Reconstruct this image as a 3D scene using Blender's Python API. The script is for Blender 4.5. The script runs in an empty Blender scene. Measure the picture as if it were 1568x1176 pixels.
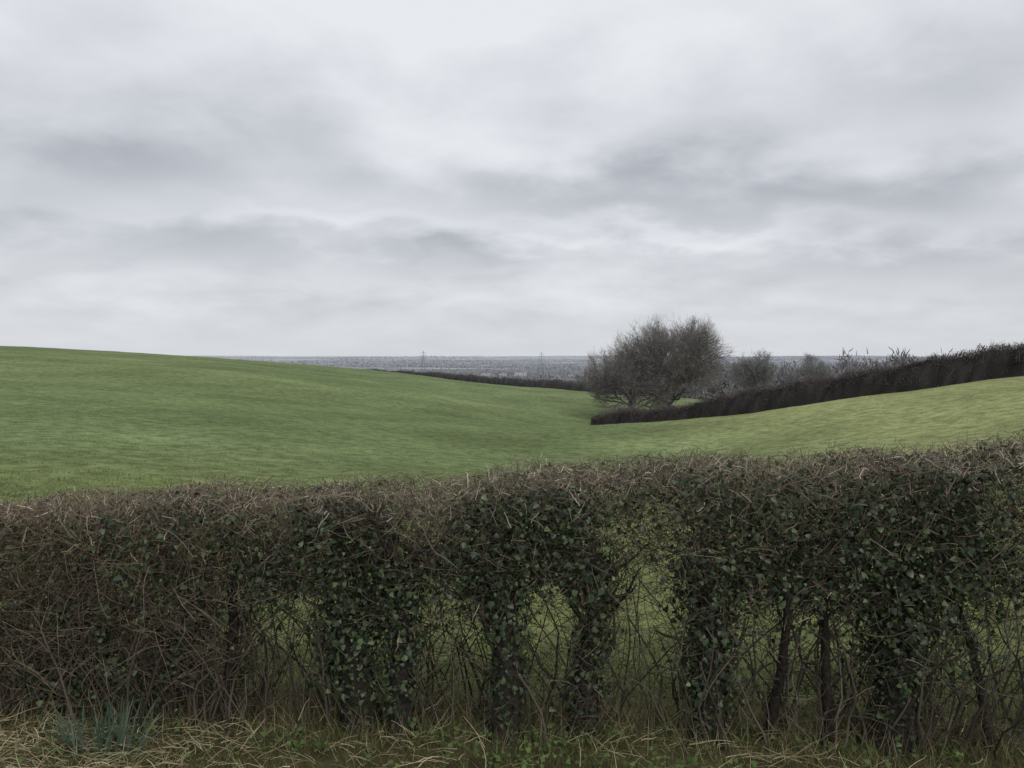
import bpy, math
import numpy as np
rng = np.random.default_rng(7)
R = math.radians
scene = bpy.context.scene
scene.view_settings.view_transform = 'Standard'
scene.view_settings.look = 'None'
scene.view_settings.exposure = 0

# ------------------------------------------------------------ helpers
def nrm(v):
    return v / np.maximum(np.linalg.norm(v, axis=-1, keepdims=True), 1e-9)
def sstep(a, b, x):
    t = np.clip((x - a) / (b - a), 0, 1)
    return t * t * (3 - 2 * t)
class Noise:
    def __init__(s, seed, lam, n=14):
        r = np.random.default_rng(seed)
        a = r.uniform(0, 2 * math.pi, n)
        k = 2 * math.pi / (lam * r.uniform(0.5, 1.8, n))
        s.kx = k * np.cos(a); s.ky = k * np.sin(a)
        s.p = r.uniform(0, 6.28, n); s.n = n
    def __call__(s, x, y):
        o = 0
        for i in range(s.n):
            o = o + np.sin(s.kx[i] * x + s.ky[i] * y + s.p[i])
        return o / math.sqrt(s.n / 2) * 0.6

class Geo:
    def __init__(s): s.v = []; s.f = []; s.c = []; s.n = 0
    def add(s, v, f, c):
        v = np.asarray(v, np.float32).reshape(-1, 3)
        c = np.asarray(c, np.float32)
        if c.ndim == 1: c = np.tile(c, (len(v), 1))
        s.v.append(v); s.c.append(c.reshape(-1, 3)); s.f.append(np.asarray(f, np.int64) + s.n); s.n += len(v)
    def obj(s, name, mat, parent=None, smooth=False):
        V = np.concatenate(s.v); C = np.concatenate(s.c)
        loops = np.concatenate([f.ravel() for f in s.f]).astype(np.int32)
        tot = np.concatenate([np.full(len(f), f.shape[1]) for f in s.f]).astype(np.int32)
        st = np.concatenate([[0], np.cumsum(tot)[:-1]]).astype(np.int32)
        me = bpy.data.meshes.new(name)
        me.vertices.add(len(V)); me.vertices.foreach_set('co', V.ravel())
        me.loops.add(len(loops)); me.loops.foreach_set('vertex_index', loops)
        me.polygons.add(len(tot)); me.polygons.foreach_set('loop_start', st); me.polygons.foreach_set('loop_total', tot)
        if smooth: me.polygons.foreach_set('use_smooth', np.ones(len(tot), bool))
        a = me.color_attributes.new('Col', 'FLOAT_COLOR', 'POINT')
        a.data.foreach_set('color', np.concatenate([C, np.ones((len(C), 1), np.float32)], 1).ravel())
        me.update(); me.validate()
        o = bpy.data.objects.new(name, me); scene.collection.objects.link(o)
        me.materials.append(mat)
        if parent: o.parent = parent
        return o
def empty(name, loc=(0, 0, 0)):
    e = bpy.data.objects.new(name, None); scene.collection.objects.link(e); return e

def grow(p, d, L, K, wob, bias=(0, 0, 0)):
    N = len(p); d = nrm(d); L = np.broadcast_to(L, (N,)); P = [p]
    b = np.asarray(bias, float)
    for k in range(K - 1):
        P.append(P[-1] + d * (L / (K - 1))[:, None])
        d = nrm(d + rng.normal(0, wob, (N, 3)) + b)
    return np.stack(P, 1)
def tubes(g, P, rad, sides, col):
    N, K, _ = P.shape
    T = nrm(np.gradient(P, axis=1))
    ref = nrm(rng.normal(0, 1, (N, 1, 3)) + 0 * T)
    A = nrm(np.cross(T, ref)); B = np.cross(T, A)
    th = np.arange(sides) * 2 * math.pi / sides
    V = P[:, :, None] + rad[:, :, None, None] * (A[:, :, None] * np.cos(th)[:, None] + B[:, :, None] * np.sin(th)[:, None])
    idx = np.arange(N * K * sides).reshape(N, K, sides)
    nx = np.roll(idx, -1, 2)
    F = np.stack([idx[:, :-1], nx[:, :-1], nx[:, 1:], idx[:, 1:]], -1).reshape(-1, 4)
    C = np.broadcast_to(col[:, None, None] if col.ndim == 2 else col[:, :, None], (N, K, sides, 3))
    g.add(V, F, C)
def ribbons(g, P, wid, col, side=None):
    N, K, _ = P.shape
    T = nrm(np.gradient(P, axis=1))
    ref = rng.normal(0, 1, (N, 1, 3)) if side is None else side[:, None]
    S = nrm(np.cross(T, ref + 0 * T))
    V = np.stack([P - S * wid[..., None] / 2, P + S * wid[..., None] / 2], 2)
    idx = np.arange(N * K * 2).reshape(N, K, 2)
    F = np.stack([idx[:, :-1, 0], idx[:, :-1, 1], idx[:, 1:, 1], idx[:, 1:, 0]], -1).reshape(-1, 4)
    C = np.broadcast_to(col[:, None, None] if col.ndim == 2 else col[:, :, None], (N, K, 2, 3))
    g.add(V, F, C)
def leaves(g, p, n, up, size, col, fold=0.2, w=1.0):
    N = len(p); n = nrm(n); up = nrm(up - (up * n).sum(1, keepdims=True) * n); s = np.cross(up, n)
    sh = [(0, 0, 0), (.5, .1, 1), (.36, .55, 1), (0, 1.05, 0), (-.36, .55, 1), (-.5, .1, 1)]
    V = np.stack([p + size[:, None] * (s * a * w + up * b - n * c * fold * .5) for a, b, c in sh], 1)
    i = np.arange(N)[:, None] * 6
    F = np.concatenate([i + np.array([[0, 1, 2, 3]]), i + np.array([[0, 3, 4, 5]])])
    g.add(V, F, np.repeat(col, 6, 0))
def colmix(N, a, b, t=None, jit=0.12):
    a = np.array(a); b = np.array(b)
    if t is None: t = rng.random(N)
    c = a + (b - a) * np.asarray(t)[:, None]
    return np.clip(c * (1 + rng.normal(0, jit, (N, 1))), 0.003, 1)

# ------------------------------------------------------------ materials
def vmat(name, rough=0.9, spec=0.1, trans=0.0, noise=None, bump=0, nscale=20, gain=1.0):
    m = bpy.data.materials.new(name); m.use_nodes = True
    nt = m.node_tree; N = nt.nodes; Lk = nt.links
    b = N['Principled BSDF']; b.inputs['Roughness'].default_value = rough
    b.inputs['Specular IOR Level'].default_value = spec
    at = N.new('ShaderNodeAttribute'); at.attribute_name = 'Col'
    src = at.outputs['Color']
    if noise:
        ge = N.new('ShaderNodeNewGeometry')
        nz = N.new('ShaderNodeTexNoise'); nz.inputs['Scale'].default_value = nscale; nz.inputs['Detail'].default_value = 5
        Lk.new(ge.outputs['Position'], nz.inputs['Vector'])
        mr = N.new('ShaderNodeMapRange'); mr.inputs[1].default_value = .25; mr.inputs[2].default_value = .75
        mr.inputs[3].default_value = 1 - noise; mr.inputs[4].default_value = 1 + noise
        Lk.new(nz.outputs['Fac'], mr.inputs[0])
        vm = N.new('ShaderNodeVectorMath'); vm.operation = 'SCALE'
        Lk.new(src, vm.inputs[0]); Lk.new(mr.outputs[0], vm.inputs['Scale']); src = vm.outputs[0]
        if bump:
            bp = N.new('ShaderNodeBump'); bp.inputs['Strength'].default_value = bump; bp.inputs['Distance'].default_value = .03
            Lk.new(nz.outputs['Fac'], bp.inputs['Height']); Lk.new(bp.outputs[0], b.inputs['Normal'])
    Lk.new(src, b.inputs['Base Color'])
    if trans:
        tr = N.new('ShaderNodeBsdfTranslucent'); mx = N.new('ShaderNodeMixShader'); mx.inputs[0].default_value = trans
        Lk.new(src, tr.inputs[0]); Lk.new(b.outputs[0], mx.inputs[1]); Lk.new(tr.outputs[0], mx.inputs[2])
        Lk.new(mx.outputs[0], N['Material Output'].inputs[0])
    return m
M_twig = vmat('twig_bark', .85, .2)
M_bark = vmat('trunk_bark', .95, .1, noise=.5, bump=.6, nscale=45)
M_ivy = vmat('ivy_leaf', .42, .4)
M_grass = vmat('grass_blade', .7, .15, trans=.3)
M_far = vmat('distant_vegetation', 1, 0)  # its vertex colours carry painted distance haze

# ------------------------------------------------------------ terrain height
CP = np.array([
 (-40,-30,0),(0,-40,0),(40,-30,.4),(-150,-100,1),(150,-100,3),(0,-200,0),
 (-12,0,0),(0,0,0),(12,0,.1),(-9,4.7,0),(-4,4.7,0),(0,4.7,0),(4,4.7,.0),(9,4.5,.2),
 (-7.4,12,0),(-18,30,.15),(-37,60,1.2),(-73.5,120,3.4),(-123,200,2.2),(-60,30,1.4),
 (-4,14,-.4),(-9,30,-.5),(-21,70,.1),(-42,140,1.1),(-60,200,-.8),
 (-5,40,-1.3),(-10,80,-1.5),(-19,150,-1.2),(-25,200,-4.2),
 (0,10,-.25),(0,30,-1.5),(0,60,-2.9),(0,100,-3.5),(0,150,-3.6),(0,200,-7),
 (3.5,30,-1.75),(7.3,64,-3.8),(11,100,-4.1),(14.8,130,-3.8),(23,200,-9),
 (15,54,-1.9),(20,47,-.24),(25,41,1.0),(35,28,2.6),(15,30,-.2),(10,20,-.6),(8,12,0),(14,14,.5),
 (15,80,-4.8),(31,150,-5.6),(40,62,-.5),(60,80,-2.5),(50,120,-7),(100,100,-5),(120,220,-11),(60,240,-11),
 (-300,100,5),(-250,300,-8),(0,400,-16),(250,300,-14),(350,50,0),(-300,-200,0),(300,-300,3)], float)
def phi(r2): return 0.5 * r2 * np.log(r2 + 1e-9)
_n = len(CP); _x = CP[:, 0]; _y = CP[:, 1]
_A = np.zeros((_n + 3, _n + 3))
_A[:_n, :_n] = phi((_x[:, None] - _x) ** 2 + (_y[:, None] - _y) ** 2) + np.eye(_n) * .5
_A[:_n, _n] = 1; _A[:_n, _n + 1] = _x; _A[:_n, _n + 2] = _y; _A[_n:, :_n] = _A[:_n, _n:].T
_w = np.linalg.solve(_A, np.concatenate([CP[:, 2], [0, 0, 0]]))
nA = Noise(1, 2600); nB = Noise(2, 800); nC = Noise(3, 9); nD = Noise(4, 1.1); nE = Noise(5, 60); nF = Noise(6, 25)
def H(x, y):
    x = np.asarray(x, float); y = np.asarray(y, float)
    sh = x.shape; x = x.ravel(); y = y.ravel()
    d = np.hypot(x, y)
    z = np.full(len(x), _w[_n]); cx = np.clip(x, -450, 450); cy = np.clip(y, -450, 450)
    z = z + _w[_n + 1] * cx + _w[_n + 2] * cy
    for i in range(_n):
        z += _w[i] * phi((cx - _x[i]) ** 2 + (cy - _y[i]) ** 2)
    z += .05 * nC(x, y) * sstep(5, 15, d) + .012 * nD(x, y)
    t = sstep(170, 480, d)
    far = -46 * sstep(50, 1250, d) + 2.5 * nB(x, y) * sstep(300, 900, d) + 5 * nA(x, y) * sstep(800, 3000, d)
    far += (31 + 16 * nA(x * .6, y * .6 + 500)) * sstep(5000, 11500, d)
    z = z * (1 - t) + far * t
    return z.reshape(sh)

def haze(c, d, tau=2300., hz=(.425, .445, .48)):  # paints distance haze into vertex colours by blending towards a pale tone
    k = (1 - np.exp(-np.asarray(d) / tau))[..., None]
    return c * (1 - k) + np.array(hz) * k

# ------------------------------------------------------------ terrain mesh
rad = np.concatenate([np.geomspace(.6, 16000, 330)])
ang = np.concatenate([np.arange(-48, 48, .2), np.arange(48, 312, 2.)])
ang = np.radians(90 - ang)
RR, AA = np.meshgrid(rad, ang, indexing='ij')
X = RR * np.cos(AA); Y = RR * np.sin(AA); Z = H(X, Y)
nr, na = X.shape
V = np.concatenate([np.stack([X, Y, Z], -1).reshape(-1, 3), [[0, 0, float(H([0.], [0.])[0])]]])
idx = np.arange(nr * na).reshape(nr, na); nx = np.roll(idx, -1, 1)
F4 = np.stack([idx[:-1], idx[1:], nx[1:], nx[:-1]], -1).reshape(-1, 4)
F3 = np.stack([np.full(na, nr * na), idx[0], nx[0]], -1)
x = V[:, 0]; y = V[:, 1]; d = np.hypot(x, y)
gA = np.array([.156, .200, .092]); gB = np.array([.275, .297, .138]); gC = np.array([.165, .188, .074])
rt = sstep(-2, 15, x - (y - 25) * .14) * sstep(90, 60, y)
t = np.clip(rt + .22 * nC(x, y) * sstep(40, 10, d) + .16 * nE(x, y) + .12 * nF(x, y), 0, 1)[:, None]
col = gA * (1 - t) + gB * t
nb = (sstep(26, 9, d) * .75)[:, None]; col = col * (1 - nb) + gC * nb
col = col * (1 + .07 * nF(x + 50, y * 1.4) + .05 * nC(x + 20, y * 2))[:, None]
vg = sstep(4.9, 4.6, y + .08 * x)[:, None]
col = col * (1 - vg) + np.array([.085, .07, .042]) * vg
# distant field patchwork
fr = np.random.default_rng(3)
pts = np.stack([fr.uniform(-1, 1, 1200), fr.uniform(0, 1, 1200)], 1); pts = np.stack([pts[:, 0] * 9000, 250 + 12000 * pts[:, 1] ** 1.5], 1)
pc = np.array([(.11, .13, .06), (.15, .165, .09), (.14, .12, .085), (.06, .065, .045), (.20, .19, .14), (.06, .065, .045), (.05, .055, .045)])
pcol = pc[fr.integers(0, 7, 1200)]
fm = (d > 200) & (y > 0)
fx = x[fm]; fy = y[fm]; best = np.full(fm.sum(), 1e18); bi = np.zeros(fm.sum(), int)
for i in range(1200):
    q = ((fx - pts[i, 0]) * .6) ** 2 + ((fy - pts[i, 1]) * 1.3) ** 2
    m = q < best; best[m] = q[m]; bi[m] = i
k = sstep(230, 420, d[fm])[:, None]
col[fm] = col[fm] * (1 - k) + pcol[bi] * k
col = haze(col, np.maximum(d - 60, 0))  # ground colours get the painted distance haze
# ground material
mg = bpy.data.materials.new('pasture_ground'); mg.use_nodes = True
N = mg.node_tree.nodes; Lk = mg.node_tree.links; b = N['Principled BSDF']
b.inputs['Roughness'].default_value = 1; b.inputs['Specular IOR Level'].default_value = 0.0
at = N.new('ShaderNodeAttribute'); at.attribute_name = 'Col'
ge = N.new('ShaderNodeNewGeometry')
def nz(scale, det, rough=.6):
    n = N.new('ShaderNodeTexNoise'); n.inputs['Scale'].default_value = scale; n.inputs['Detail'].default_value = det
    n.inputs['Roughness'].default_value = rough
    Lk.new(ge.outputs['Position'], n.inputs['Vector']); return n.outputs['Fac']
def mrange(s, a, bb, c, dd):
    m = N.new('ShaderNodeMapRange'); m.inputs[1].default_value = a; m.inputs[2].default_value = bb
    m.inputs[3].default_value = c; m.inputs[4].default_value = dd; Lk.new(s, m.inputs[0]); return m.outputs[0]
def mul(a, bb):
    m = N.new('ShaderNodeMath'); m.operation = 'MULTIPLY'; Lk.new(a, m.inputs[0]); Lk.new(bb, m.inputs[1]); return m.outputs[0]
f1 = mrange(nz(2.2, 8, .75), .36, .60, .60, 1.24)
f2 = mrange(nz(.16, 5, .6), .3, .7, .80, 1.18)
fac = mul(f1, f2)
ln = N.new('ShaderNodeVectorMath'); ln.operation = 'LENGTH'; Lk.new(ge.outputs['Position'], ln.inputs[0])
fade = mrange(ln.outputs['Value'], 200, 700, 0, 1)
mm = N.new('ShaderNodeMix'); Lk.new(fade, mm.inputs[0]); Lk.new(fac, mm.inputs[2]); mm.inputs[3].default_value = 1
vm = N.new('ShaderNodeVectorMath'); vm.operation = 'SCALE'; Lk.new(at.outputs['Color'], vm.inputs[0]); Lk.new(mm.outputs[0], vm.inputs['Scale'])
Lk.new(vm.outputs[0], b.inputs['Base Color'])
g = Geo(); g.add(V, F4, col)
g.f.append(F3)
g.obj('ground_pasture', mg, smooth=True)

# ------------------------------------------------------------ foreground hedge
hy = lambda x: 4.50 - .070 * x                 # hedge centre line
top = lambda x: 1.345 + .070 * x + .02 * np.sin(x * 2.3) + .015 * np.sin(x * 7 + 1)
gaps = [(-1.50, -1.08, .02, .62), (-.77, -.65, .1, .54), (-.46, -.14, .03, .50), (.10, .30, .2, .74), (.54, .88, .04, .92), (1.18, 1.40, .25, .60), (1.45, 1.82, .25, .60), (2.42, 3.1, .08, .66), (-4.3, -3.9, .1, .6), (3.5, 4.1, .1, .6), (4.6, 5.2, .1, .6)]
h1 = Noise(11, .5); h2 = Noise(12, .18); h3 = Noise(13, .9)
def dens(x, z, k=.70, lo=.42):
    low = sstep(.80, .52, z + .08 * h1(x, z)) * (1 - sstep(-1.45, -1.75, x) * sstep(-6, -5, x))
    dd = 1 - lo * low
    for a, b_, c, e in gaps:
        n = .06 * h2(x, z)
        ins = sstep(a - .06, a + .04, x + n) * sstep(b_ + .06, b_ - .04, x + n) * sstep(c - .07, c + .05, z + n) * sstep(e + .12, e - .06, z + n)
        dd = dd * (1 - k * ins)
    return dd
hedge = empty('hedge')
XL = 5.4
def hp(n, x0=-XL, x1=XL, zlo=.03, k=.70, lo=.42):
    out = []
    tot = 0
    while tot < n:
        x = rng.uniform(x0, x1, n); keep = rng.random(n) < np.where(np.abs(x) < 3.2, 1, .4)
        x = x[keep]; z = zlo + (top(x) - zlo) * rng.random(len(x)) ** .9
        q = rng.random(len(x)) < dens(x, z, k, lo); x = x[q]; z = z[q]
        w = .33 * (0.75 + .25 * sstep(.3, .9, z))
        y = hy(x) + w * rng.uniform(-1, 1, len(x))
        out.append(np.stack([x, y, z], 1)); tot += len(x)
    return np.concatenate(out)[:n]
gt = Geo()
tr = [(-5.3, .06, -.1), (-4.8, .05, .1), (-4.3, .05, 0), (-3.6, .05, .1), (-3.0, .05, 0), (-2.4, .05, -.1), (-1.85, .045, .1), (-1.5, .03, .1), (-.86, .085, -.10), (-.56, .06, .05), (-.05, .07, -.05), (.40, .06, .05), (1.02, .075, -.04), (1.38, .025, .1), (1.58, .025, -.1), (2.08, .10, .26), (2.4, .022, -.1), (3.1, .06, .1), (4.1, .06, 0), (5.1, .06, 0)]
ivp = []; ivn = []; ivs = []
brP = []; brD = []; brL = []; brR = []
for (tx, r, lean) in tr:
    p = np.array([[tx - lean * .5, float(hy(tx)) - .14 + rng.uniform(-.05, .05), -.05]])
    P = grow(p, np.array([[lean, 0, 1.]]), .95, 9, .10, (0, 0, .12))
    rr = np.linspace(1.35, .62, 9)[None] * r; rr[0, 0] *= 1.3
    tubes(gt, P, rr, 8, colmix(1, (.03, .026, .022), (.05, .043, .036)))
    for j in range(12):
        kk = rng.integers(3, 9); a = rng.uniform(0, 6.28)
        brP.append(P[0, kk]); brD.append([math.cos(a) * 1.0, math.sin(a) * .35, .8]); brL.append(rng.uniform(.2, .5)); brR.append(r * rng.uniform(.13, .28))
    if r > .04:
        n = int(760 * r / .06)
        kk = 8 * rng.random(n) ** .7; i0 = np.minimum(kk.astype(int), 7); f = (kk - i0)[:, None]
        c = P[0, i0] * (1 - f) + P[0, i0 + 1] * f
        a = rng.uniform(0, 6.28, n); o = np.stack([np.cos(a), np.sin(a), 0 * a], 1)
        ivp.append(c + o * (r * 1.0 + rng.exponential(.018, n) * (.5 + kk / 4) + .006)[:, None]); ivn.append(o + np.array([0, -.3, .3]))
brP = np.array(brP); brD = np.array(brD); brL = np.array(brL); brR = np.array(brR)
P = grow(brP, brD, brL, 7, .28, (0, 0, .03))
P[..., 2] = np.minimum(P[..., 2], top(P[..., 0]) - .06)
tubes(gt, P, brR[:, None] * np.linspace(1, .3, 7), 5, colmix(len(brP), (.04, .034, .028), (.08, .068, .056)))
gt.obj('trunks', M_bark, hedge, smooth=True)
gs = Geo()
n = 1300
x = rng.uniform(-XL, XL, n); p = np.stack([x, hy(x) + rng.uniform(-.3, .3, n), np.full(n, -.02)], 1)
keep = rng.random(n) < .35 + .65 * dens(p[:, 0], np.full(n, .4)); p = p[keep]; n = len(p)
P = grow(p, rng.normal(0, .4, (n, 3)) * [1, .5, 0] + [0, 0, 1], rng.uniform(.5, 1.1, n), 9, .2, (0, 0, .04))
P[..., 2] = np.minimum(P[..., 2], top(P[..., 0]) - .02)
tubes(gs, P, rng.uniform(.003, .009, n)[:, None] * np.linspace(1, .4, 9), 4, colmix(n, (.045, .04, .032), (.13, .11, .085)))
def clipface(P, n, ex=.015):
    tz = top(P[..., 0]) + .035 * h2(P[..., 0] * 1.3, P[..., 1] * 3) + rng.exponential(ex, (n, 1))
    P[..., 2] = np.minimum(P[..., 2], tz)
    fy = hy(P[..., 0]); lim = .36 + rng.exponential(.035, (n, 1)) + .05 * h1(P[..., 0], P[..., 2])
    P[..., 1] = fy + np.clip(P[..., 1] - fy, -lim, lim)
def twigmass(n, L0, L1, r0, r1, K, wob, ca, cb, dirb=(0, 0, .3), zlo=.03, k=.7):
    p = hp(n, zlo=zlo, k=k)
    rel = p[:, 2] / top(p[:, 0])
    dr = nrm(rng.normal(0, 1, (n, 3)) * [1, .8, .8] + np.array(dirb))
    P = grow(p, dr, L0 + (L1 - L0) * rng.random(n) ** 1.6, K, wob)
    clipface(P, n)
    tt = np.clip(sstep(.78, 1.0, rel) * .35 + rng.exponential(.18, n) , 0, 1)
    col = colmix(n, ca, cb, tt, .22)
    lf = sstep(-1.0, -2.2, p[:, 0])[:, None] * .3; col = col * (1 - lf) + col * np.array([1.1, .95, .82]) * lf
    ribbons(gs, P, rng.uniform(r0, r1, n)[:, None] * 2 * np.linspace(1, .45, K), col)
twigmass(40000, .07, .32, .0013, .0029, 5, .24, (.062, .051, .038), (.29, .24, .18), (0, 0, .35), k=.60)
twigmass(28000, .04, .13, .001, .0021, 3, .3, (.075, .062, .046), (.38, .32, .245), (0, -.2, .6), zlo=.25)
n = 12500; x = rng.uniform(-XL, XL, n); p = np.stack([x, hy(x) + rng.uniform(-.38, .38, n), top(x) - rng.exponential(.07, n)], 1)
P = grow(p, rng.normal(0, .7, (n, 3)) + [0, -.1, .8], rng.uniform(.04, .12, n), 4, .25)
P[..., 2] = np.minimum(P[..., 2], top(P[..., 0]) + .006 + .03 * h2(P[..., 0] * 1.5, P[..., 1] * 2) + rng.exponential(.024, (n, 1)))
ribbons(gs, P, rng.uniform(.0024, .0052, n)[:, None] * np.linspace(1, .6, 4), colmix(n, (.09, .074, .056), (.54, .46, .37), rng.random(n) ** 2.8, .2))
n = 1500; x = rng.uniform(-5.3, -1.5, n); z = top(x) * rng.uniform(.25, .92, n)
p = np.stack([x, hy(x) - .15 - .2 * rng.random(n), z], 1)
P = grow(p, np.stack([rng.normal(0, .8, n), -.2 * np.ones(n), rng.normal(.1, .7, n)], 1), rng.uniform(.15, .4, n), 7, .15, (0, .02, -.06))
clipface(P, n); P[..., 2] = np.maximum(P[..., 2], .03)
ribbons(gs, P, rng.uniform(.0022, .0042, n)[:, None] * np.linspace(1, .5, 7), colmix(n, (.08, .065, .05), (.26, .21, .16), rng.random(n) ** 1.6, .2))
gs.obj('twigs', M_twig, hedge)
# ivy
gi = Geo()
ip = np.concatenate(ivp); iv = np.concatenate(ivn)
n = 105000
c = hp(n, zlo=.1, k=.96, lo=.62); ivw = h3(c[:, 0] * 1.0, c[:, 2] * 1.2) * .9 + .5 * h1(c[:, 0] + 9, c[:, 2])
for cx, cz, sx, sz, a in [(-1.0, 1.0, .38, .35, 1.2), (-.2, 1.05, .45, .25, .9), (.43, .75, .2, .2, .9), (1.0, .85, .3, .35, 1.0), (2.1, 1.1, .85, .5, 1.6), (1.8, .6, .3, .3, .5), (-2.7, .8, .6, .6, -.6), (-1.8, .8, .3, .4, .5)]:
    ivw = ivw + a * np.exp(-((c[:, 0] - cx) / sx) ** 2 - ((c[:, 2] - cz) / sz) ** 2)
tf = .14 + .86 * sstep(1.0, .88, c[:, 2] / top(c[:, 0]) + .03 * h1(c[:, 0] * 2, c[:, 2]))
tf = np.maximum(tf, .8 * sstep(1.3, 2.2, c[:, 0] + .4 * h3(c[:, 0] * 2, c[:, 1] * 3)))
q = rng.random(n) < np.clip(.28 + .65 * (ivw - .1), .10, .95) * tf
c = c[q]
no = np.stack([rng.normal(0, .5, len(c)), -.9 + rng.normal(0, .4, len(c)), .45 + rng.normal(0, .4, len(c))], 1)
back = rng.random(len(c)) < .25; no[back, 1] *= -1
ip = np.concatenate([ip, c]); iv = np.concatenate([iv, no]); n = len(ip)
iv = nrm(iv) + rng.normal(0, .5, (n, 3))
leaves(gi, ip, iv, rng.normal(0, .8, (n, 3)) + [0, 0, -.6], .014 + .024 * rng.random(n) ** 1.4, colmix(n, (.022, .038, .019), (.095, .135, .055), rng.random(n) ** 2.6, .22), .25)
gi.obj('ivy', M_ivy, hedge)

# ------------------------------------------------------------ verge grass, straw, weeds
gv = Geo()
def blades(g, x, y, h, w, ca, cb, K=4, lean=.35, droop=-.12):
    n = len(x); z = H(x, y)
    p = np.stack([x, y, z - .005], 1)
    P = grow(p, rng.normal(0, lean, (n, 3)) * [1, 1, 0] + [0, 0, 1], h, K, .1, (0, 0, droop))
    ww = w[:, None] * np.linspace(1, .12, K)
    ribbons(g, P, ww, colmix(n, ca, cb, None, .18))
nv = Noise(21, .7)
n = 22000; x = rng.uniform(-3.8, 3.8, n); y = 3.3 + rng.random(n) * 1.2
blades(gv, x, y, rng.uniform(.03, .09, n), rng.uniform(.003, .006, n), (.09, .12, .04), (.20, .24, .09), 4, .5)
n = 10000; x = rng.uniform(-3.8, 3.8, n); y = 3.3 + rng.random(n) * 1.1
k = rng.random(n) < np.clip(.15 + .4 * nv(x, y * 2) + .85 * sstep(-1.0, -2.2, x), .03, 1); x = x[k]; y = y[k]; n = len(x)
p = np.stack([x, y, H(x, y) + rng.uniform(.0, .07, n)], 1)
P = grow(p, rng.normal(0, 1, (n, 3)) * [1, .7, 0] + [0, 0, .28], rng.uniform(.06, .24, n), 6, .16, (0, 0, -.07))
P[..., 2] = np.maximum(P[..., 2], .006)
ribbons(gv, P, rng.uniform(.002, .005, n)[:, None] * np.linspace(1, .4, 6), colmix(n, (.30, .25, .14), (.72, .63, .42), rng.random(n) ** 1.2, .15))
n = 5000; x = rng.uniform(-4.5, 4.5, n); y = hy(x) + rng.uniform(-.42, .5, n)
blades(gv, x, y, rng.uniform(.08, .3, n), rng.uniform(.002, .0045, n), (.14, .12, .065), (.42, .36, .22), 6, .4, -.05)
n = 9000; x = rng.uniform(-5, 5, n); y = hy(x) + rng.uniform(-.3, .9, n)
blades(gv, x, y, rng.uniform(.05, .16, n), rng.uniform(.003, .006, n), (.06, .10, .03), (.18, .25, .075), 5, .4, -.1)
gv.obj('verge_grass', M_grass)
gw = Geo(); n = 6500; x = rng.uniform(-4, 4, n); y = rng.uniform(3.5, 4.3, n)
k = rng.random(n) < np.clip(nv(x + 5, y * 2 + 3) * .8 + .1 + .7 * np.exp(-((x - .2) / .5) ** 2), .03, 1); x = x[k]; y = y[k]; n = len(x)
leaves(gw, np.stack([x, y, H(x, y) + rng.uniform(.02, .10, n)], 1), rng.normal(0, .4, (n, 3)) + [0, -.2, 1], rng.normal(0, 1, (n, 3)), rng.uniform(.014, .032, n), colmix(n, (.06, .10, .03), (.15, .22, .07)), .15)
gw.obj('weeds', M_grass)
gd = Geo(); n = 70; a = rng.uniform(0, 6.28, n); rr = rng.random(n) ** .5 * .15
x = -2.03 + rr * np.cos(a) * 1.2; y = 4.10 + rr * np.sin(a) * .5
p = np.stack([x, y, H(x, y)], 1)
P = grow(p, np.stack([np.cos(a) * .35, np.sin(a) * .2, np.ones(n)], 1) + rng.normal(0, .2, (n, 3)), rng.uniform(.18, .33, n), 7, .08, (0, 0, -.04))
ribbons(gd, P, rng.uniform(.007, .012, n)[:, None] * np.array([.8, 1, 1, 1, .9, .7, .15]), colmix(n, (.06, .10, .075), (.16, .22, .155)))
gd.obj('daffodil_clump', M_grass)

# field grass behind the hedge (tufts, thinning with distance)
gf = Geo()
n = 42000; yy = 4.9 + 11 * rng.random(n) ** 1.3; xx = rng.uniform(-.72, .72, n) * (yy + 1)
k = sstep(9, 5.5, yy)[:, None]
h_ = rng.uniform(.03, .08, n) * (1 + .4 * nC(xx * 3, yy * 3))
P = grow(np.stack([xx, yy, H(xx, yy) - .005], 1), rng.normal(0, .5, (n, 3)) * [1, 1, 0] + [0, 0, 1], h_, 4, .1, (0, 0, -.12))
cc = colmix(n, (.11, .155, .042), (.22, .27, .085), None, .2) * (1 - k * .2)
ribbons(gf, P, rng.uniform(.004, .008, n)[:, None] * np.linspace(1, .12, 4), cc)
n = 90000; yy = 12 + 55 * rng.random(n) ** 1.6; xx = rng.uniform(-.68, .68, n) * yy
k = (nD(xx, yy) + .7 * nC(xx * 2, yy * 2) > -.4) & ~((xx - 7) * 23 + (yy - 64) * 18 > -20) ; xx = xx[k]; yy = yy[k]; n = len(xx)
rtt = sstep(-2, 15, xx - (yy - 25) * .14)[:, None]
cc = (np.array([.156, .200, .088]) * (1 - rtt) + np.array([.275, .295, .135]) * rtt) * rng.uniform(.62, 1.22, (n, 1))
P = grow(np.stack([xx, yy, H(xx, yy) - .005], 1), rng.normal(0, .6, (n, 3)) * [1, 1, 0] + [0, 0, 1], rng.uniform(.015, .05, n), 3, .2)
ribbons(gf, P, rng.uniform(.008, .02, n)[:, None] * np.array([1, .8, .2]), cc)
gf.obj('field_grass', M_grass)

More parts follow.
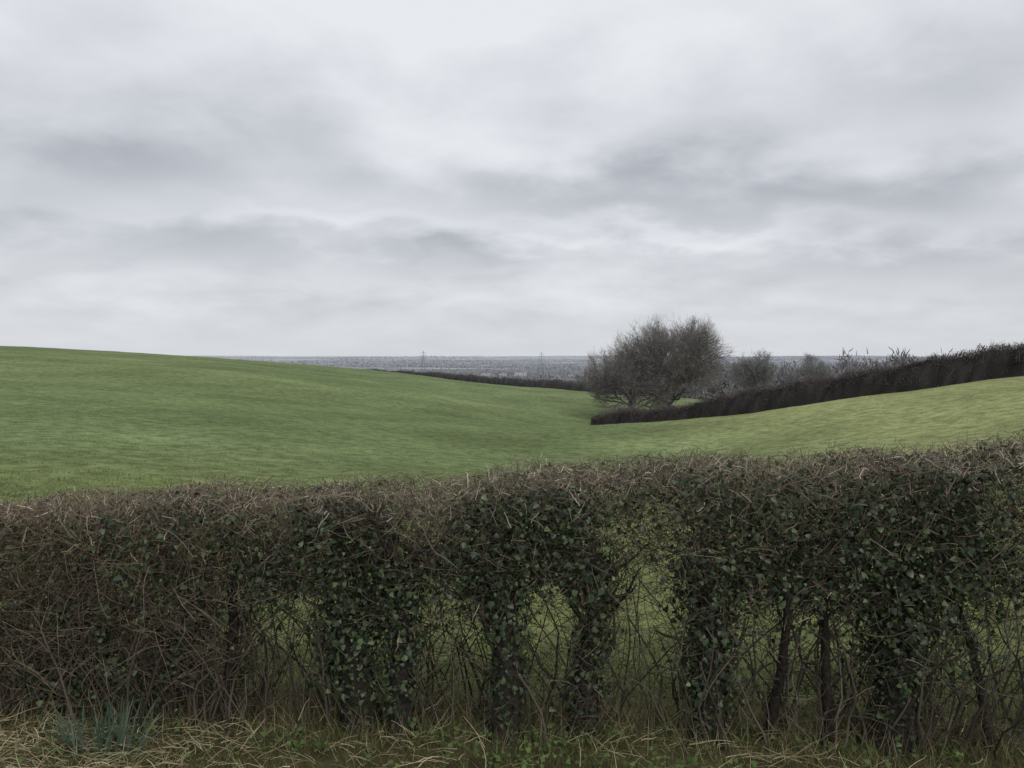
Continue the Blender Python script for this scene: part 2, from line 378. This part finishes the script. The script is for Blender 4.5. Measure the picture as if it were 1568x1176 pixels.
# ------------------------------------------------------------ clipped hedges further off
def far_hedge(name, pl, h, w, n, c0, c1, wl=(.25, .6), wd=.02, wisp=0.0, hzd=0):
    pl = np.array(pl, float); seg = np.linalg.norm(np.diff(pl, axis=0), axis=1); cum = np.concatenate([[0], np.cumsum(seg)])
    e = empty(name)
    def at(s):
        return np.stack([np.interp(s, cum, pl[:, 0]), np.interp(s, cum, pl[:, 1])], 1)
    def hh(s): return h * (1 + .07 * np.sin(s * .5) + .05 * np.sin(s * 1.7 + 1) + .04 * np.sin(s * 4.1)) * (.75 + .25 * sstep(0, 3, s))
    S = np.arange(0, cum[-1], .35); P = at(S); T = nrm(np.gradient(P, axis=0)); Nn = np.stack([-T[:, 1], T[:, 0]], 1)
    prof = [(-1, 0), (-1.05, .5), (-.85, .86), (0, .93), (.85, .86), (1.05, .5), (1, 0)]
    Vv = []
    for a, b_ in prof:
        q = P + Nn * (a * w * .42 + rng.normal(0, w * .05, (len(S), 1)))
        z0 = H(P[:, 0], P[:, 1])
        Vv.append(np.stack([q[:, 0], q[:, 1], z0 - .1 + (hh(S) * .95 + .1) * b_ * (1 + rng.normal(0, .05, len(S)))], 1))
    Vv = np.stack(Vv, 1); id_ = np.arange(len(S) * 7).reshape(len(S), 7)
    Fq = np.stack([id_[:-1, :-1], id_[1:, :-1], id_[1:, 1:], id_[:-1, 1:]], -1).reshape(-1, 4)
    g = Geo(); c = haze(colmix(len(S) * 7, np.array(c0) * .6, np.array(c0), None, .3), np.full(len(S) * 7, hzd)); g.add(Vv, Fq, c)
    g.obj('inner_growth', M_far, e)
    g = Geo(); s = rng.uniform(0, cum[-1], n); q = at(s); i = np.clip(np.searchsorted(cum, s) - 1, 0, len(seg) - 1)
    t = nrm(np.diff(pl, axis=0))[i]; nn = np.stack([-t[:, 1], t[:, 0]], 1)
    o = rng.uniform(-1, 1, n); zt = rng.random(n) ** .6
    q = q + nn * (o * w * .5)[:, None]
    z = H(q[:, 0], q[:, 1]) + zt * hh(s)
    p = np.stack([q[:, 0], q[:, 1], z], 1)
    dr = rng.normal(0, .6, (n, 3)) + np.concatenate([nn * o[:, None] * .6, (zt * .9)[:, None]], 1)
    L = rng.uniform(*wl, n) * (1 + wisp * (rng.random(n) < .05) * sstep(5, 30, s))
    P3 = grow(p - nrm(dr) * (L * .6)[:, None], dr, L, 3, .2)
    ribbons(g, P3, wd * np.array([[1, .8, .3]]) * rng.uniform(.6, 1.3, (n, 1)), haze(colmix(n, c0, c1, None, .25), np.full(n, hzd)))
    g.obj('twigs', M_far, e)
far_hedge('hedge', [(6.6, 65.5), (10, 60.5), (15, 54), (20, 47), (25.5, 40.5), (33, 31), (40, 22)], 1.5, 1.3, 52000, (.045, .038, .038), (.135, .112, .104), wisp=1.0, hzd=90)
far_hedge('hedge', [(18, 126), (12, 131), (5, 140), (-3, 152), (-14, 166), (-28, 184), (-45, 205)], 1.5, 1.4, 22000, (.05, .046, .044), (.11, .098, .09), (.2, .4), .035, .3, hzd=230)

# ------------------------------------------------------------ bare trees
def bare_tree(name, x, y, hgt, wid, dist, counts=(9, 8, 8, 8, 5), seed=0, c0=(.07, .062, .058), c1=(.15, .132, .122), tw=.018, low=.15, trunk=.28, leanx=.05):
    global rng
    sv = rng; rng = np.random.default_rng(100 + seed)
    g = Geo(); z0 = float(H([x], [y])[0])
    rx = wid / 2; zc = hgt * (.5 + low * .5); rz = hgt - zc
    th = hgt * .42
    P = grow(np.array([[0, 0, -.2]]), np.array([[leanx, .03, 1.]]), th, 8, .05)
    r = np.linspace(1.2, .6, 8)[None] * trunk * hgt / 10
    cl = lambda n, t: haze(colmix(n, c0, c1, np.clip(t + rng.normal(0, .25, n), 0, 1), .15), np.full(n, dist))  # bark colour with haze blended in, dist sets how much
    tubes(g, P, r, 7, cl(1, 0))
    lens = [hgt * .47, hgt * .27, hgt * .17, hgt * .10, hgt * .05]
    for lv, cnt in enumerate(counts):
        Np, K, _ = P.shape; n = Np * cnt
        pi = np.repeat(np.arange(Np), cnt)
        u = rng.uniform(.25 if lv else .3, 1, n) * (K - 1); i0 = np.minimum(u.astype(int), K - 2); f = (u - i0)[:, None]
        p = P[pi, i0] * (1 - f) + P[pi, i0 + 1] * f
        t = nrm(P[pi, i0 + 1] - P[pi, i0])
        pr = (r[pi, i0] * (1 - f[:, 0]) + r[pi, i0 + 1] * f[:, 0])
        perp = nrm(np.cross(t, rng.normal(0, 1, (n, 3))))
        out = nrm(p - np.array([0, 0, zc * .7]))
        if lv == 0:
            a = np.arange(n) * 2.4 + rng.uniform(-.3, .3, n); el = rng.uniform(-.1, 1.35, n)
            dr = np.stack([np.cos(a) * np.cos(el), np.sin(a) * np.cos(el), np.sin(el)], 1)
        else:
            dr = t * .7 + perp * rng.uniform(.5, 1.05, (n, 1)) + out * .22 + [0, 0, .10]
        Kn = [7, 6, 5, 4, 3][lv]
        L = lens[lv] * rng.uniform(.65, 1.2, n)
        Pn = grow(p, dr, L, Kn, [.16, .16, .15, .12, .10][lv], (0, 0, .02))
        e = (Pn[:, -1, 0] / rx) ** 2 + (Pn[:, -1, 1] / rx) ** 2 + ((Pn[:, -1, 2] - zc) / rz) ** 2
        if lv == 0:
            k = np.maximum(1, np.sqrt(e) * 1.08)[:, None, None]
            Pn = Pn[:, :1] + (Pn - Pn[:, :1]) / k
        bound = 1.0 + .09 * np.sin(Pn[:, -1, 0] * 1.7 + seed) + .08 * np.sin(Pn[:, -1, 2] * 2.1 + Pn[:, -1, 1])
        kp = (e < bound * rng.uniform(.82, 1.12, n)) | (lv < 1); kp &= Pn[:, -1, 2] > .2
        Pn = Pn[kp]; pr = pr[kp]; n = len(Pn)
        base = np.maximum(pr * .6, tw * .5)
        rn = base[:, None] * np.linspace(1, .45, Kn)
        if lv < 3: tubes(g, Pn, np.maximum(rn, tw * .4), 4, cl(n, lv * .2))
        else: ribbons(g, Pn, np.broadcast_to((tw * np.linspace(1, .4, Kn))[None], (n, Kn)) * (1.2 if lv == 3 else .85), cl(n, lv * .22))
        P, r = Pn, np.maximum(rn, tw * .4)
    o = g.obj(name, M_twig, None); o.location = (x, y, z0)
    rng = sv
    return o
bare_tree('oak_tree', 16.1, 87, 12.0, 13.8, 330, (18, 8, 8, 8, 6), 8, c0=(.08, .069, .062), c1=(.17, .147, .133), low=.0, tw=.016, trunk=.34)
bare_tree('hawthorn_tree', 11.9, 83, 9.8, 9.6, 330, (14, 9, 8, 8, 5), 2, c0=(.08, .069, .064), c1=(.16, .137, .125), low=-.04, trunk=.2, tw=.0165)
bare_tree('bare_tree', 49.5, 172, 12.4, 11, 800, (12, 8, 8, 8, 5), 3, tw=.038)
bare_tree('bare_tree', 65, 182, 12.2, 10.5, 850, (12, 8, 8, 8, 4), 4, tw=.038)
bare_tree('bare_tree', 41, 190, 10, 8, 850, (10, 8, 8, 6, 4), 5, tw=.038)

# ------------------------------------------------------------ fuzzy masses: scrub and distant woods
def dome_mass(g, X, Y, h, w, n, c0, c1, wd, ln, hd=None, jit=.12):
    m = len(X); z0 = H(X, Y); i = np.repeat(np.arange(m), n); N_ = len(i)
    a = rng.uniform(0, 6.28, N_); el = np.arcsin(rng.random(N_)); rr = rng.random(N_) ** .35
    dv = np.stack([np.cos(a) * np.cos(el), np.sin(a) * np.cos(el), np.sin(el)], 1)
    s = np.stack([w[i] / 2, w[i] / 2, h[i]], 1)
    p = np.stack([X[i], Y[i], z0[i]], 1) + dv * s * rr[:, None] * (1 + rng.normal(0, .07, (N_, 1)))
    L = ln * h[i] * rng.uniform(.6, 1.3, N_)
    dr = dv + rng.normal(0, .5, (N_, 3)) + [0, 0, .35]
    P = grow(p - nrm(dr) * L[:, None] * .6, dr, L, 3, .2)
    dist = np.hypot(X[i], Y[i]) if hd is None else np.full(N_, hd)
    tint = rng.normal(0, .12, m)[i][:, None]
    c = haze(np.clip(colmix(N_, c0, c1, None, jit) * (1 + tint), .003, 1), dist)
    ribbons(g, P, wd * (h[i] / 8)[:, None] * np.array([[1, .8, .3]]), c)
g = Geo()
m = 74; t = np.concatenate([rng.random(60), rng.uniform(0, .3, 14)]); X_ = 9.5 + t * 23 + rng.normal(0, 1.0, m); Y_ = 74 - t * 20 + rng.normal(0, 1.4, m) + 3
dome_mass(g, X_, Y_, rng.uniform(1.3, 2.4, m), rng.uniform(2, 3.6, m), 420, (.075, .06, .053), (.16, .132, .115), .12, .35, 180)
g.obj('scrub_thicket', M_far)
g = Geo()
m = 200; X_ = rng.uniform(64, 240, m); Y_ = 225 + rng.uniform(-15, 60, m) - (X_ - 70) * .1
dome_mass(g, X_, Y_, rng.uniform(7.5, 12.8, m) * (.80 + .38 * sstep(85, 135, X_)), rng.uniform(9, 15, m), 480, (.07, .061, .057), (.14, .122, .11), .24, .16, 900)
m = 150; X_ = rng.uniform(20, 125, m); Y_ = 200 + rng.uniform(-10, 70, m)
dome_mass(g, X_, Y_, rng.uniform(3.5, 7.5, m), rng.uniform(8, 14, m), 340, (.07, .061, .056), (.14, .122, .108), .45, .2, 800)
g.obj('bare_woodland', M_far)
g = Geo()
def belts(cnt, D0, D1, hs, c0, c1, nn, wmul=1.0, pw=1.0, ls=1.0):
    for i in range(cnt):
        D = D0 * (D1 / D0) ** (rng.random() ** pw); a0 = rng.uniform(-.42, .64)
        x0 = math.tan(a0) * D; L = D * rng.uniform(.04, .15) * ls; th = rng.normal(0, .15)
        m = int(min(6 + L / max(D * .005, 8), 34))
        t = rng.uniform(-1, 1, m)
        X_ = x0 + t * L * math.cos(th); Y_ = D + t * L * math.sin(th) + rng.normal(0, D * .003, m)
        big = rng.random() < .35
        hh_ = rng.uniform(4, 6.5, m) * (1.6 if big else 1) * hs
        dome_mass(g, X_, Y_, hh_, hh_ * rng.uniform(1.8, 3.4, m) * (1 + D / 1200) * wmul, nn, c0, c1, 2.4 * (1 + D / 2500), .25, None, .04)
belts(170, 950, 3500, 1.0, (.06, .054, .048), (.08, .072, .064), 42)
belts(170, 2800, 9500, 1.6, (.03, .032, .034), (.05, .05, .05), 32, 1.5, 1.0, 1.7)
g.obj('distant_treeline', M_far)

# ------------------------------------------------------------ pylons and far houses
M_steel = vmat('galvanised_steel', .7, .2)
def beam(g, a, b_, r, c):
    P = np.array([[a, b_]], float); tubes(g, P, np.full((1, 2), r), 4, np.array([c]))
def pylon(x, y, h):
    g = Geo(); c = (.2, .22, .26); s = h * .11; z0 = float(H([x], [y])[0]); r = .3
    for sx in (-1, 1):
        for sy in (-1, 1):
            beam(g, (sx * s, sy * s, 0), (sx * s * .28, sy * s * .28, h * .65), r, c); beam(g, (sx * s * .28, sy * s * .28, h * .65), (0, 0, h), r, c)
    for k in range(6):
        za = h * .65 * k / 6; zb = h * .65 * (k + 1) / 6; sa = s * (1 - .72 * k / 6); sb = s * (1 - .72 * (k + 1) / 6)
        for sy in (-1, 1):
            beam(g, (-sa, sy * sa, za), (sb, sy * sb, zb), r * .6, c); beam(g, (sa, sy * sa, za), (-sb, sy * sb, zb), r * .6, c)
            beam(g, (sy * sa, -sa, za), (sy * sb, sb, zb), r * .6, c)
    for zz, w in ((.66, .12), (.78, .15), (.9, .11)):
        for sx in (-1, 1):
            beam(g, (0, 0, h * zz), (sx * h * w, 0, h * zz), r, c); beam(g, (0, 0, h * (zz + .06)), (sx * h * w, 0, h * zz), r * .8, c)
            beam(g, (sx * h * w, 0, h * zz), (sx * h * w, 0, h * (zz - .04)), r, c)
    o = g.obj('electricity_pylon', M_steel); o.location = (x, y, z0)
pylon(-265, 2500, 68); pylon(90, 2550, 66)
M_wall = vmat('house_wall', .9, .1)
def house(x, y, w, dp, hw, rot, wc):
    e = empty('house'); z0 = float(H([x], [y])[0])
    def part(nm, V, F, c):
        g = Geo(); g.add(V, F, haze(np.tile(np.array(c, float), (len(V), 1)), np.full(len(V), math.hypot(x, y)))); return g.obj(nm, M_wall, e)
    a, b_ = w / 2, dp / 2
    V = np.array([(-a, -b_, 0), (a, -b_, 0), (a, b_, 0), (-a, b_, 0), (-a, -b_, hw), (a, -b_, hw), (a, b_, hw), (-a, b_, hw)], float)
    part('walls', V, np.array([(0, 1, 5, 4), (1, 2, 6, 5), (2, 3, 7, 6), (3, 0, 4, 7)]), wc)
    V = np.array([(-a - .4, -b_ - .4, hw - .1), (a + .4, -b_ - .4, hw - .1), (a + .4, 0, hw + 3.2), (-a - .4, 0, hw + 3.2), (-a - .4, b_ + .4, hw - .1), (a + .4, b_ + .4, hw - .1)], float)
    part('roof', V, np.array([(0, 1, 2, 3), (3, 2, 5, 4)]), (.12, .08, .07))
    V = np.array([(-a, -b_, hw), (-a, b_, hw), (-a, 0, hw + 3), (a, -b_, hw), (a, b_, hw), (a, 0, hw + 3)], float); part('gables', V, np.array([(0, 1, 2), (3, 5, 4)]), wc)
    Vw = []; Fw = []
    for k in range(4):
        for zz in (1, 3.6):
            xx_ = -a + w * (k + .5) / 4; n0 = len(Vw); Vw += [(xx_ - .6, -b_ - .03, zz), (xx_ + .6, -b_ - .03, zz), (xx_ + .6, -b_ - .03, zz + 1.2), (xx_ - .6, -b_ - .03, zz + 1.2)]; Fw.append((n0, n0 + 1, n0 + 2, n0 + 3))
    part('windows', np.array(Vw), np.array(Fw), (.05, .05, .06))
    V = np.array([(a * .6, -.5, hw + 2), (a * .6 + 1, -.5, hw + 2), (a * .6 + 1, .5, hw + 2), (a * .6, .5, hw + 2), (a * .6, -.5, hw + 4.4), (a * .6 + 1, -.5, hw + 4.4), (a * .6 + 1, .5, hw + 4.4), (a * .6, .5, hw + 4.4)], float)
    part('chimney', V, np.array([(0, 1, 5, 4), (1, 2, 6, 5), (2, 3, 7, 6), (3, 0, 4, 7), (4, 5, 6, 7)]), (.15, .08, .06))
    e.location = (x, y, z0); e.rotation_euler = (0, 0, rot)
for (hx, hyy, w, c, ro) in [(-60, 1900, 22, (.7, .7, .68), .2), (-20, 1850, 16, (.6, .55, .5), -.3), (20, 2000, 30, (.65, .66, .66), .1), (120, 1700, 14, (.5, .35, .3), .4), (-330, 2300, 26, (.6, .6, .6), 0), (520, 2100, 26, (.65, .63, .6), -.2)]:
    house(hx, hyy, w, 9, 5.5, ro, c)

# ------------------------------------------------------------ sky
w = bpy.data.worlds.new('World'); scene.world = w; w.use_nodes = True
nt = w.node_tree; N = nt.nodes; Lk = nt.links; N.clear()
def node(t, **k):
    n = N.new(t)
    for a, v in k.items(): setattr(n, a, v)
    return n
def M(op, a, b_=None, c=None, clamp=False):
    n = node('ShaderNodeMath', operation=op); n.use_clamp = clamp
    for i, s in enumerate((a, b_, c)):
        if s is None: continue
        if isinstance(s, (int, float)): n.inputs[i].default_value = s
        else: Lk.new(s, n.inputs[i])
    return n.outputs[0]
def MR(s, a, b_, c, d_, smooth=True):
    n = node('ShaderNodeMapRange'); n.interpolation_type = 'SMOOTHSTEP' if smooth else 'LINEAR'
    for i, v in enumerate((a, b_, c, d_)): n.inputs[i + 1].default_value = v
    Lk.new(s, n.inputs[0]); return n.outputs[0]
tc = node('ShaderNodeTexCoord'); sp = node('ShaderNodeSeparateXYZ'); Lk.new(tc.outputs['Generated'], sp.inputs[0])
dx, dy, dz = sp.outputs
zc = M('MAXIMUM', dz, 0.0)
den = M('ADD', zc, .26)
U = M('DIVIDE', dx, den); Vv = M('DIVIDE', dy, den)
cb = node('ShaderNodeCombineXYZ'); Lk.new(U, cb.inputs[0]); Lk.new(Vv, cb.inputs[1]); cb.inputs[2].default_value = 3.7
def NZ(scale, det, rough, dist=0, off=0):
    n = node('ShaderNodeTexNoise'); n.inputs['Scale'].default_value = scale; n.inputs['Detail'].default_value = det
    n.inputs['Roughness'].default_value = rough; n.inputs['Distortion'].default_value = dist
    mp = node('ShaderNodeMapping'); mp.inputs['Location'].default_value = (off, off * .7, 0); Lk.new(cb.outputs[0], mp.inputs[0]); Lk.new(mp.outputs[0], n.inputs['Vector'])
    return n.outputs['Fac']
n1 = NZ(1.5, 3, .42, .1, 2.0); n2 = NZ(3.6, 5, .50, .15, 9.0)
yy_ = M('MAXIMUM', dy, .15); TX = M('DIVIDE', dx, yy_); TZ = M('DIVIDE', dz, yy_)
TZw = M('ADD', TZ, M('MULTIPLY', M('SUBTRACT', n2, .5), .13)); TXw = M('ADD', TX, M('MULTIPLY', M('SUBTRACT', n1, .5), .35))
tot = M('ADD', M('MULTIPLY', M('SUBTRACT', n1, .5), .60), M('MULTIPLY', M('SUBTRACT', n2, .5), .74))
blobs = [(.42, .195, .30, .034, -.34), (.04, .20, .15, .03, -.22), (-.50, .22, .17, .045, -.24), (.52, .33, .2, .06, -.24),
         (-.07, .118, .11, .014, -.22), (-.30, .28, .16, .05, -.14), (.50, .11, .18, .022, -.20), (-.38, .13, .2, .018, -.12),
         (.18, .155, .20, .014, .24), (-.25, .165, .17, .013, .18), (-.12, .25, .06, .05, .12), (.0, .40, .3, .08, .14)]
for bx, bz, sx, sz, am in blobs:
    q_ = M('MULTIPLY_ADD', TXw, 1 / sx, -bx / sx); zz = M('MULTIPLY_ADD', TZw, 1 / sz, -bz / sz)
    e1 = M('MULTIPLY', q_, q_); e2 = M('MULTIPLY_ADD', zz, zz, e1)
    tot = M('MULTIPLY_ADD', M('EXPONENT', M('MULTIPLY', e2, -1)), am, tot)
tot = M('MULTIPLY', tot, MR(dz, .0, .09, .25, 1))
val = M('ADD', M('ADD', tot, .69), MR(dz, .12, .42, 0, .12))
cr = node('ShaderNodeValToRGB'); Lk.new(val, cr.inputs[0])
el = cr.color_ramp.elements
el[0].position = 0; el[0].color = (.35, .365, .405, 1); el[1].position = 1; el[1].color = (.85, .865, .90, 1)
for p_, c_ in ((.25, (.435, .45, .495)), (.55, (.60, .62, .66)), (.78, (.735, .755, .795))):
    e_ = el.new(p_); e_.color = (*c_, 1)
elev = R(42); rot = R(150)
sk = node('ShaderNodeTexSky', sky_type='NISHITA'); sk.sun_disc = False; sk.sun_elevation = elev; sk.sun_rotation = rot
b1 = node('ShaderNodeBackground'); b1.inputs[1].default_value = .08; Lk.new(sk.outputs[0], b1.inputs[0])
b2 = node('ShaderNodeBackground'); b2.inputs[1].default_value = 1.0; Lk.new(cr.outputs[0], b2.inputs[0])
mx = node('ShaderNodeMixShader'); mx.inputs[0].default_value = .93; Lk.new(b1.outputs[0], mx.inputs[1]); Lk.new(b2.outputs[0], mx.inputs[2])
ow = node('ShaderNodeOutputWorld'); Lk.new(mx.outputs[0], ow.inputs[0])
sd = bpy.data.lights.new('sun', 'SUN'); sd.energy = 1.2; sd.angle = R(30); sd.color = (1, .94, .86)
so = bpy.data.objects.new('sun', sd); scene.collection.objects.link(so)
from mathutils import Vector
sx_, sy_, sz_ = math.sin(rot) * math.cos(elev), math.cos(rot) * math.cos(elev), math.sin(elev)
so.rotation_euler = Vector((sx_, sy_, sz_)).to_track_quat('Z', 'Y').to_euler()

# ------------------------------------------------------------ camera
cd = bpy.data.cameras.new('camera'); cam = bpy.data.objects.new('camera', cd); scene.collection.objects.link(cam)
cd.sensor_width = 36; cd.lens = 36 * 1279 / 1568; cd.clip_end = 40000; cd.clip_start = .05
cam.location = (0, 0, 2.0); cam.rotation_euler = (R(90 - 1.93), 0, 0)
scene.camera = cam
